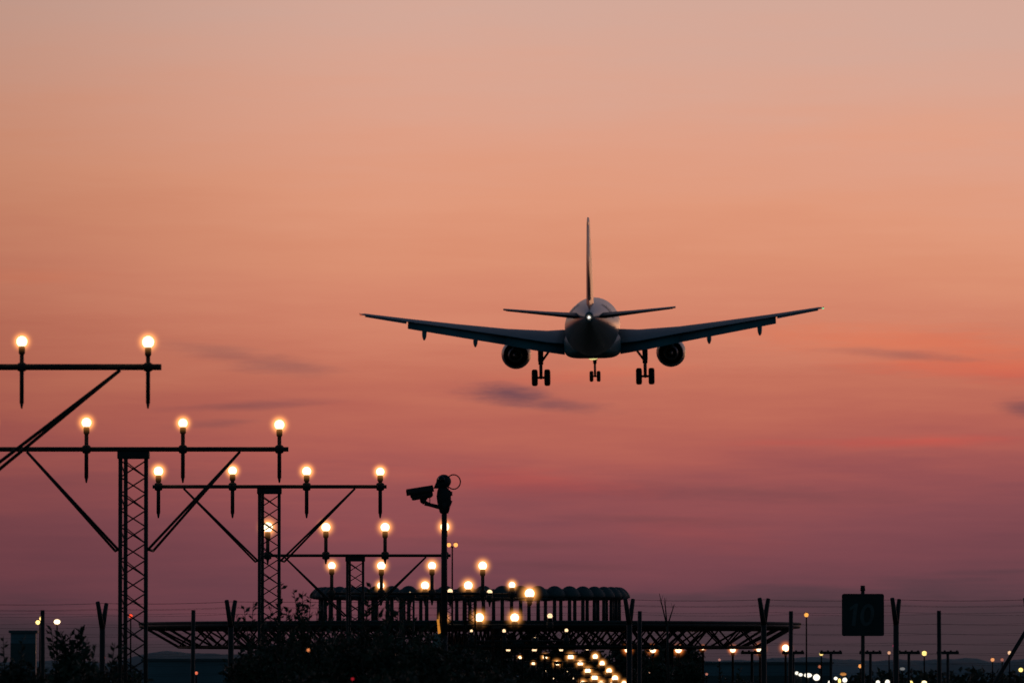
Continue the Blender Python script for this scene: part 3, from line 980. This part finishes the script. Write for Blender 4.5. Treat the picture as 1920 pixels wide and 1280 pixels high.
def shrub(label, px, ytop, Y, half_w, n, leaf, seed, shoots=(), name="shrub", dense=True, cat="shrub", low=0.0):
    """bushy plant; shoots = (dx, top_px, lean) sprigs that stand clear above it"""
    rnd = random.Random(seed)
    k = ppm(Y)
    top = at(px, ytop, Y)
    z0 = gz(Y)
    h = top.z - z0
    t = thing(name, label, cat, (top.x, Y, z0))
    br, fo = MB(), MB()
    hw = half_w / k
    for i in range(9):
        a = rnd.uniform(0, 2 * PI)
        e = Vector((hw * .8 * math.cos(a), hw * .6 * math.sin(a), h * rnd.uniform(.7, .95)))
        mid = Vector((e.x * .35, e.y * .35, h * .5))
        br.path([(e.x * .05, e.y * .05, 0), mid, e], [.022, .014, .005], 5)
        for j in range(5):
            q = mid.lerp(e, rnd.random())
            br.tube(q, q + Vector((rnd.gauss(0, .12), rnd.gauss(0, .1), rnd.uniform(.05, .2))), .005, .002, 4)
    if dense:
        for i in range(22):
            a, rr = rnd.uniform(0, 2 * PI), rnd.random() ** .5
            cx_, cy_ = hw * .75 * rr * math.cos(a), hw * .6 * rr * math.sin(a)
            cr_ = rnd.uniform(.16, .30) * min(1.0, hw * 1.3 + .25)
            cz = h * rnd.uniform(.74, 1.0) * (1 - .12 * rr) - cr_ * .55
            foliage_mass(fo, rnd, (cx_, cy_, cz), (cr_ * 1.2, cr_, cr_), n // 18, leaf)
        foliage_mass(fo, rnd, (0, 0, h * .42), (hw * .95, hw * .7, h * .45), n // 2, leaf * 1.3)
    for dx_, typ, lean_ in shoots:
        p = at(px + dx_, typ, Y) - Vector((top.x, Y, z0))
        base = Vector((p.x - lean_ / k, rnd.uniform(-.1, .1), h * .72))
        mid = base.lerp(p, .55) + Vector((-.25 * lean_ / k, 0, .02))
        br.path([base, mid, p], [.008, .006, .0025], 5)
        for j in range(int(5 + (p - base).length * 22)):
            u = .2 + .8 * j / (5 + (p - base).length * 22)
            q = base.lerp(mid, u / .55) if u < .55 else mid.lerp(p, (u - .55) / .45)
            d_ = (p - base).normalized() * .5 + Vector((rnd.choice((-1, 1)) * rnd.uniform(.4, 1.1), rnd.gauss(0, .5), rnd.uniform(-.1, .7)))
            add_leaf(fo, rnd, q, leaf * rnd.uniform(.8, 1.5), d_)
    br.build("branches", BARK, t)
    fo.build("foliage", LEAF, t)
    return t


# tall sprigs behind the second tower, then the dark thicket, left scrub and right scrub
shrub("leafy shrub whose sprigs stand up around the foot of the second lattice tower", 505, 1190, 84, 95, 2600, .055, 11,
      [(-48, 1136, -14), (-30, 1128, 6), (-12, 1140, -6), (4, 1132, 8), (18, 1122, 4), (34, 1138, 10), (52, 1128, 12), (-62, 1150, -12), (22, 1090, 2), (66, 1146, 12)])
shrub("leafy shrub with a long curved sprig left of the domed ring", 580, 1182, 80, 80, 3000, .055, 12,
      [(-30, 1104, -22), (-12, 1108, 6), (4, 1112, 12), (-20, 1132, -12), (16, 1140, 10), (-40, 1138, -10), (-4, 1150, 0), (28, 1126, 14)])
shrub("dark shrub with sprigs rising in front of the dome posts, left half of the thicket", 668, 1184, 76, 80, 7000, .055, 13, [(-30, 1150, -10), (14, 1142, 8), (28, 1094, 22), (64, 1122, 20), (22, 1118, 6), (60, 1128, 14), (-48, 1158, -8)])
shrub("dark shrub with leafy sprigs in front of the dome posts, centre of the thicket", 742, 1186, 74, 80, 7000, .058, 14, [(-34, 1128, -8), (-10, 1130, 10), (8, 1118, 14), (20, 1146, 10), (-20, 1150, -12), (34, 1156, 8)])
shrub("dark shrub directly left of the camera pole's foot", 800, 1190, 72, 66, 7000, .055, 15, [(-14, 1172, -4), (6, 1166, 4)])
shrub("tall dark shrub behind the thicket, below the left end of the dome ring", 622, 1176, 92, 90, 6500, .06, 51)
shrub("tall dark shrub behind the thicket, below the short lattice tower", 704, 1176, 93, 90, 6500, .06, 52)
shrub("tall dark shrub behind the thicket, left of the camera pole", 778, 1178, 91, 80, 6500, .06, 53)
shrub("tall dark shrub behind the thicket, right of the camera pole", 858, 1184, 94, 84, 6500, .06, 54)
shrub("dark shrub behind the thicket between second tower and curved sprig", 540, 1180, 94, 80, 5600, .06, 55)
shrub("low black shrub in front of the camera pole's foot", 872, 1226, 66, 92, 7000, .055, 16, [(-40, 1218, -6), (20, 1214, 8)])
shrub("low black shrub left of the far light cluster", 925, 1240, 64, 70, 7000, .055, 17, [(10, 1232, 6), (36, 1246, 10)])
shrub("black shrub filling the bottom below the centre thicket", 620, 1226, 60, 110, 5200, .055, 18)
shrub("black shrub at the bottom under the camera pole", 770, 1222, 58, 110, 5200, .055, 19)
shrub("black shrub at the bottom left of the brightest red light", 545, 1240, 61, 70, 3600, .055, 31)
shrub("grassy leaved shrub beside the leftmost plain fence post", 128, 1214, 84, 60, 2600, .075, 20,
      [(-32, 1176, -10), (-14, 1182, -6), (4, 1186, 8), (20, 1178, 10), (-20, 1196, -12), (30, 1196, 14), (12, 1200, 8), (-6, 1190, 0), (24, 1172, 4)])
shrub("dark scrub in the lower left corner", 26, 1206, 72, 80, 4400, .055, 21, [(-20, 1192, -6), (16, 1194, 4)])
shrub("dark scrub between the grassy shrub and the left forked post", 186, 1226, 70, 76, 3800, .055, 22, [(-22, 1196, 26), (-6, 1206, 20), (30, 1204, 18), (40, 1208, 22)])
shrub("low scrub at the foot of the left lattice tower", 268, 1254, 66, 84, 4000, .055, 23, [(-20, 1246, -4)])
shrub("low scrub along the bottom left of the red lights", 345, 1272, 64, 80, 3600, .055, 24)
shrub("dark scrub behind the single crossbar light poles", 1232, 1226, 128, 36, 3400, .07, 25, [(-14, 1214, -6), (10, 1206, 4)])
shrub("dark scrub beside the green signal light", 1288, 1232, 126, 30, 3000, .07, 26, [(6, 1220, 4)])
shrub("thin scrub beneath the terminal building", 1378, 1262, 122, 60, 2400, .06, 27, [(-30, 1244, -6), (10, 1250, 6)])
shrub("low scrub along the bottom right edge", 1830, 1264, 80, 130, 4000, .06, 28)
shrub("low scrub at the bottom below the square sign", 1640, 1275, 78, 100, 3400, .06, 29)


def bare_plant():
    Y = 118
    p = at(1251, 1168, Y)
    z0 = gz(Y)
    t = thing("bare_sapling", "leafless sapling with three thin bare branches above the truss platform", "sapling", (p.x, Y, z0))
    k = ppm(Y)
    h = p.z - z0
    m = MB(); m.path([(0, 0, 0), (.02, 0, h * .6), (0, 0, h)], [.03, .022, .016], 6); m.build("trunk", BARK, t)
    m = MB()
    for dx_, top_, dr in ((-15, 1112, -.4), (-5, 1120, -.2), (14, 1132, .3)):
        e = Vector((dx_ / k, dr * .2, h + (1168 - top_) / k))
        mid = Vector((dx_ * .55 / k, dr * .1, h + (1168 - top_) * .5 / k))
        m.path([(0, 0, h - .05), mid, e], [.012, .009, .003], 5)
        m.tube(mid, mid + Vector((dr * .12, 0, .13)), .005, .002, 4)
        m.tube(mid.lerp(e, .5), mid.lerp(e, .5) + Vector((-dr * .08, 0, .09)), .004, .002, 4)
    m.build("branches", BARK, t)


bare_plant()


def tree(label, px, ytop, Y, half_w, seed):
    rnd = random.Random(seed)
    k = ppm(Y)
    p = at(px, ytop, Y)
    z0 = gz(Y)
    h = p.z - z0
    hw = half_w / k
    t = thing("broadleaf_tree", label, "tree", (p.x, Y, z0), group="trees beyond the approach lights")
    m = MB()
    m.path([(0, 0, 0), (.1, 0, h * .3), (0, .1, h * .75)], [.22, .17, .06], 8)
    for i in range(7):
        a = rnd.uniform(0, 2 * PI)
        zb = h * rnd.uniform(.25, .55)
        m.path([(.05, 0, zb), (hw * .4 * math.cos(a), hw * .4 * math.sin(a), zb + h * .14), (hw * .75 * math.cos(a), hw * .75 * math.sin(a), zb + h * .26)], [.09, .06, .02], 6)
    m.build("trunk", BARK, t)
    m = MB()
    for i in range(40):
        a, rr = rnd.uniform(0, 2 * PI), rnd.random() ** .5
        zc = h * rnd.uniform(.25, .93)
        rad = hw * math.sin(PI * min(.97, max(.12, (zc / h)))) ** .5 * .8 * rr
        cr_ = rnd.uniform(.45, .85)
        foliage_mass(m, rnd, (rad * math.cos(a), rad * math.sin(a), min(zc, h - cr_)), (cr_ * 1.15, cr_, cr_ * .9), 130, .38)
    m.build("crown", LEAF2, t)


for i, (px, yt, hw_, lab) in enumerate(((868, 1176, 60, "dark tree behind the camera pole under the truss platform"),
                                        (940, 1180, 52, "dark tree behind the first two small white crossbar lamps"),
                                        (1000, 1174, 54, "dark tree under the middle of the truss platform, between two small white lamps"),
                                        (1052, 1186, 44, "dark tree directly behind the upper row of the far light cluster"),
                                        (1112, 1204, 50, "dark tree right of the far light cluster, lower than its neighbours"),
                                        (1176, 1196, 44, "dark tree behind the forked fence post right of the domes"),
                                        (1232, 1200, 42, "dark tree behind the bare sapling under the truss"),
                                        (1290, 1212, 38, "low dark tree at the right end of the row of trees"))):
    tree(lab, px, yt, 600 + (i * 37) % 90, hw_, 40 + i)

# ------------------------------------------------------------------ the airliner
DA = 616.0
pa = at(1111, 612, DA)
air = thing("airliner", "twin engine airliner seen from behind, landing with wheels down", "airplane", pa)
air.rotation_euler = (Matrix.Rotation(R(-1.2), 4, 'Z') @ Matrix.Rotation(R(3.9), 4, 'X') @ Matrix.Rotation(R(-0.75), 4, 'Y')).to_euler()


def ring_sec(y, zc, rx, rz, n=36, flat=0.0):
    return [(rx * math.cos(2 * PI * i / n), y, zc + rz * math.sin(2 * PI * i / n)) for i in range(n)]


m = MB()
prof = [(16.95, -.62, .06, .06), (16.7, -.6, .42, .4), (16.1, -.5, .85, .85), (15.2, -.36, 1.25, 1.3), (14.0, -.18, 1.6, 1.7), (12.4, -.04, 1.87, 1.98), (10.6, 0, 1.97, 2.02), (4, 0, 1.975, 2.02),
        (-4, 0, 1.975, 2.02), (-7, .02, 1.965, 2.05), (-9, .1, 1.9, 1.95), (-11, .23, 1.76, 1.78), (-13, .4, 1.54, 1.55), (-15, .58, 1.26, 1.28), (-17, .76, .92, .97), (-18.8, .9, .6, .66), (-20, .98, .36, .42), (-20.55, 1.0, .24, .3)]
m.loft([ring_sec(*p) for p in prof])
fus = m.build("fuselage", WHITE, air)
m = MB(); m.lathe([(.23, -20.6), (.19, -20.62), (.17, -20.4), (.01, -20.38)], o=(0, 0, 1.0), axis='Y', n=16); m.build("exhaust_pipe", HOT, fus)
for s in (-1, 1):                       # rear doors
    m = MB()
    q = []
    for i in range(5):
        a = R(18 + i * 11)
        q.append((s * (1.79 * math.cos(a)), .215 + 1.82 * math.sin(a)))
    yy = (-10.6, -11.35)
    vs = [(x, yy[0] + (0), z) for x, z in q] + [(x * .965, yy[1], z + .03) for x, z in q]
    vs = [(x * 1.035, y, z + .02) for x, y, z in vs]
    m.add(vs, [(i, i + 1, 6 + i, 5 + i) for i in range(4)])
    m.build("door", DARK, fus)
m = MB()                                # belly fairing
bf = [(7.2, -1.55, 1.2, .3), (6, -1.45, 1.75, .7), (4, -1.38, 2.06, .9), (0, -1.35, 2.12, .98), (-3, -1.36, 2.08, .95), (-5.2, -1.4, 1.8, .75), (-7, -1.5, 1.2, .35), (-7.6, -1.55, .5, .1)]
def bsec(y, zc, rx, rz, n=32):
    o_ = []
    for i in range(n):
        c, s = math.cos(2 * PI * i / n), math.sin(2 * PI * i / n)
        o_.append((rx * math.copysign(abs(c) ** .45, c), y, zc + rz * math.copysign(abs(s) ** .55, s)))
    return o_
m.loft([bsec(*b) for b in bf])
m.build("belly_fairing", GREYP, air)


def foil(chord, thick, n=12):
    pts = []
    for i in range(n + 1):
        u = .5 * (1 - math.cos(PI * i / n))
        yt = 5 * thick * (.2969 * math.sqrt(u) - .126 * u - .3516 * u * u + .2843 * u ** 3 - .1015 * u ** 4)
        pts.append((u, yt))
    up = [(-u * chord, y * chord * 1.15) for u, y in pts]
    lo = [(-u * chord, -y * chord * .85) for u, y in pts]
    return up + lo[-2:0:-1]


def wing_sec(x, yle, chord, z, thick, tw):
    c, s = math.cos(R(tw)), math.sin(R(tw))
    return [(x, yle + a * c + b * -s, z + b * c + a * s) for a, b in foil(chord, thick)]


# x, leading edge y, chord, z at the leading edge, thickness, incidence (nose up)
WS = [(1.5, 5.2, 7.4, -.70, .145, 4.5), (3.4, 4.05, 6.0, -.66, .135, 4.2), (6.4, 2.35, 4.35, -.33, .118, 3.2), (10.0, .25, 3.35, .16, .11, 2.2), (13.6, -1.85, 2.4, .68, .105, 1.2), (16.7, -3.65, 1.6, 1.17, .10, .4)]


def wing_at(x):
    for a, b in zip(WS[:-1], WS[1:]):
        if a[0] <= x <= b[0]:
            u = (x - a[0]) / (b[0] - a[0])
            return [a[i] * (1 - u) + b[i] * u for i in range(6)]
    return list(WS[-1])


NAVG = lamp_mat("green wingtip light", (.35, 1, .45), .8)
NAVR = lamp_mat("red wingtip light", (1, .2, .1), .5)
for s in (-1, 1):
    m = MB()
    m.loft([[(s * x, y, z) for x, y, z in wing_sec(*q)] for q in WS] + [[(s * x, y, z) for x, y, z in wing_sec(16.95, -4.0, 1.2, 1.2, .08, .3)]])
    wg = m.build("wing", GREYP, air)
    # flaps hang behind and below the trailing edge, in two panels
    for xa, xb in ((2.05, 6.395), (6.395, 13.55)):
        m = MB()
        secs = []
        for x in (xa, (xa + xb) / 2, xb):
            _, yle, ch, zl_, th, tw = wing_at(x)
            fc = 1.3 * (ch / 4.35) ** .5
            y0 = yle - ch * .86 * math.cos(R(tw)); z_ = zl_ - ch * .86 * math.sin(R(tw)) - .05
            ang = 30
            secs.append([(s * x, y0 + a * math.cos(R(ang)) - b * math.sin(R(ang)), z_ + a * math.sin(R(ang)) + b * math.cos(R(ang))) for a, b in foil(fc, .13, 8)])
        m.loft(secs)
        m.build("flap", GREYP, wg)
    m = MB()                            # aileron drooped a little
    secs = []
    for x in (13.65, 16.65):
        _, yle, ch, zl_, th, tw = wing_at(x)
        y0 = yle - ch * .80; z_ = zl_ - ch * .80 * math.sin(R(tw)) - .02
        secs.append([(s * x, y0 + a * math.cos(R(12)) - b * math.sin(R(12)), z_ + a * math.sin(R(12)) + b * math.cos(R(12))) for a, b in foil(ch * .34, .14, 8)])
    m.loft(secs)
    m.build("aileron", GREYP, wg)
    for x, ln in ((8.62, 2.6), (12.35, 2.1)):
        _, yle, ch, zl_, th, tw = wing_at(x)
        y0 = yle - ch * .55; z_ = zl_ - ch * .5 * math.sin(R(tw)) - .28
        m = MB()
        secs = []
        for u, sc in ((0, .15), (.2, .75), (.5, 1.0), (.85, .85), (1.0, .5)):
            drop = .0 if u < .35 else (u - .35) * 1.25
            cy_, cz_ = y0 - u * ln, z_ - drop
            secs.append([(s * x + .19 * sc * math.cos(2 * PI * i / 12), cy_, cz_ + .30 * sc * math.sin(2 * PI * i / 12)) for i in range(12)])
        m.loft(secs)
        m.build("flap_track_fairing", GREYP, wg)
    m = MB()                            # tip fence: small vertical blade above and below the tip
    m.loft([[(s * 16.98, -3.9, 1.22), (s * 17.0, -5.4, 1.22), (s * 17.03, -5.4, 1.22), (s * 17.02, -3.9, 1.22)],
            [(s * 17.05, -5.0, 1.30), (s * 17.06, -5.6, 1.31), (s * 17.08, -5.6, 1.31), (s * 17.08, -5.0, 1.30)]])
    m.build("tip_fence", GREYP, wg)
    m = MB(); m.sphere((s * 17.02, -4.15, 1.17), (.09, .16, .07), 10, 8); m.build("navigation_light", NAVG if s > 0 else NAVR, wg)
    # tailplane
    m = MB()
    TS = [(.45, -13.9, 4.1, .92, .115, -1.5), (3.2, -15.45, 2.75, 1.22, .105, -1.5), (6.2, -17.15, 1.45, 1.58, .095, -1.5)]
    m.loft([[(s * x, y, z) for x, y, z in wing_sec(*q)] for q in TS])
    st = m.build("tailplane", GREYP, air)
    m = MB()
    m.loft([[(s * x, y - ch * .74 + a, z + .0 + b - .02) for a, b in foil(ch * .3, .12, 6)] for x, y, ch, z in ((1.2, -14.35, 3.7, .97), (6.0, -17.05, 1.5, 1.53))])
    m.build("elevator", GREYP, st)
    # engine
    ex, ez = 5.78, -2.06
    m = MB()
    m.lathe([(.80, 5.75), (.86, 6.0), (.95, 6.02), (1.03, 5.75), (1.10, 5.0), (1.10, 4.0), (1.05, 3.0), (.94, 2.2), (.88, 1.85), (.85, 1.85), (.86, 2.4), (.85, 3.5), (.8, 5.0)], o=(s * ex, 0, ez), axis='Y', n=36)
    en = m.build("engine", NACP, air)
    m = MB(); m.lathe([(.02, 3.2), (.84, 3.2), (.84, 3.1), (.62, 2.6), (.57, 1.7), (.44, .85), (.40, .85), (.38, 1.3), (.02, 1.35)], o=(s * ex, 0, ez), axis='Y', n=28); m.build("core_nozzle", HOT, en)
    m = MB(); m.lathe([(.24, 1.3), (.2, .8), (.08, .35), (.01, .25)], o=(s * ex, 0, ez), axis='Y', n=18); m.build("exhaust_cone", HOT, en)
    m = MB()
    m.loft([[(s * ex - w_, y, zb), (s * ex + w_, y, zb), (s * ex + w_, y, zt_), (s * ex - w_, y, zt_)] for y, w_, zb, zt_ in ((4.7, .12, ez + 1.0, ez + 1.12), (3.0, .2, ez + .85, ez + 1.45), (1.4, .2, ez + .5, ez + 1.45), (-.6, .08, ez + .95, ez + 1.3))])
    m.build("pylon", GREYP, en)
    # strake on the nacelle
    m = MB(); m.add([(s * (ex - .95), 4.2, ez + .62), (s * (ex - .78), 3.0, ez + .72), (s * (ex - 1.35), 3.1, ez + 1.0), (s * (ex - .95), 4.2, ez + .6), (s * (ex - .78), 3.0, ez + .70), (s * (ex - 1.35), 3.1, ez + .98)], [(0, 1, 2), (5, 4, 3), (0, 2, 5, 3), (1, 0, 3, 4), (2, 1, 4, 5)], False); m.build("strake", GREYP, en)
    # main gear
    gx = 3.86
    m = MB()
    m.tube((s * gx, -.7, -1.3), (s * gx, -.75, -2.75), .22, .19, 12)
    m.tube((s * gx, -.75, -2.75), (s * gx, -.78, -3.72), .13, .125, 12)
    m.sphere((s * gx, -.78, -3.70), (.17, .17, .14), 12, 8)
    m.tube((s * (gx - .62), -.78, -3.72), (s * (gx + .62), -.78, -3.72), .085, .085, 10)
    m.tube((s * gx, -1.0, -2.6), (s * gx, -1.12, -3.2), .05, .05, 8); m.tube((s * gx, -1.12, -3.2), (s * gx, -.85, -3.62), .05, .05, 8)
    gr = m.build("main_gear", GEAR, air)
    m = MB(); m.tube((s * gx, -.72, -2.62), (s * (gx - .82), -.55, -1.5), .09, .09, 8); m.build("side_brace", GEAR, gr)
    m = MB(); m.box((s * (gx + .18), -.72, -1.95), (.025, .42, .55)); m.build("gear_door", GREYP, gr)
    wl = None
    for q in (-.465, .465):
        m = MB()
        m.lathe([(.28, -.2), (.44, -.225), (.56, -.2), (.61, -.13), (.62, 0), (.61, .13), (.56, .2), (.44, .225), (.28, .2)], axis='X', n=24)
        wh = m.build("wheel", TYRE, gr, (s * gx + q, -.78, -3.72))
        m = MB(); m.lathe([(.05, -.15), (.27, -.12), (.28, .12), (.05, .15)], axis='X', n=16); m.build("rim", GEAR, wh)
# nose gear
m = MB()
m.tube((0, 11.9, -1.7), (0, 11.95, -3.0), .17, .14, 12); m.tube((0, 11.95, -3.0), (0, 11.95, -3.96), .09, .09, 10)
m.tube((-.33, 11.95, -3.96), (.33, 11.95, -3.96), .06, .06, 8)
m.box((0, 11.75, -2.6), (.20, .06, .14))
ng = m.build("nose_gear", GEAR, air)
for q in (-.27, .27):
    m = MB(); m.lathe([(.18, -.13), (.32, -.145), (.40, -.10), (.415, 0), (.40, .10), (.32, .145), (.18, .13)], axis='X', n=20)
    m.build("wheel", TYRE, ng, (q, 11.95, -3.96))
for q in (-.42, .42):
    m = MB(); m.box((q, 12.2, -2.15), (.02, .8, .28)); m.build("gear_door", GREYP, ng)
# fin
m = MB()
def fin_sec(z, yle, ch, th):
    return [(b, yle + a, z) for a, b in [(p[0], p[1] / 1.0) for p in foil(ch, th)]]
def fin_sym(z, yle, ch, th, n=12):
    pts = []
    for i in range(n + 1):
        u_ = .5 * (1 - math.cos(PI * i / n))
        yt = 5 * th * (.2969 * math.sqrt(u_) - .126 * u_ - .3516 * u_ * u_ + .2843 * u_ ** 3 - .1015 * u_ ** 4)
        pts.append((u_, yt))
    return [(y * ch, yle - u_ * ch, z) for u_, y in pts] + [(-y * ch, yle - u_ * ch, z) for u_, y in pts[-2:0:-1]]
m.loft([fin_sym(1.35, -9.8, 8.6, .055), fin_sym(1.95, -11.5, 7.0, .075), (fin_sym(5.0, -14.5, 4.7, .085)), fin_sym(7.75, -17.05, 2.7, .085), fin_sym(8.15, -17.6, 2.1, .06)])
fn = m.build("tail_fin", FINP, air)
m = MB()
m.loft([[(x_, -17.1 + (y_ + 17.0), z_) for x_, y_, z_ in fin_sym(2.2, -17.0, 1.75, .13)], fin_sym(7.6, -18.95, .95, .13)])
m.build("rudder", FINP, fn)
m = MB(); m.sphere((0, -20.72, 1.0), (.085, .1, .085), 12, 8); m.build("tail_light", lamp_mat("white tail light", (1, .95, .85), 2.5), air)
m = MB(); m.sphere((0, 1.0, -2.37), (.34, .4, .13), 12, 8); m.build("belly_glow", lamp_mat("belly glow", (1, .85, .32), .9), air)  # emissive bulge in place of light reflected on the belly

# ------------------------------------------------------------------ render settings
S.render.engine = 'CYCLES'
S.view_settings.view_transform = 'Standard'
S.view_settings.look = 'None'
S.view_settings.exposure = 0
S.view_settings.gamma = 1
S.cycles.volume_step_rate = 1.0
S.cycles.sample_clamp_indirect = 3.0
S.cycles.max_bounces = 6
S.cycles.volume_bounces = 0
S.cycles.transparent_max_bounces = 32
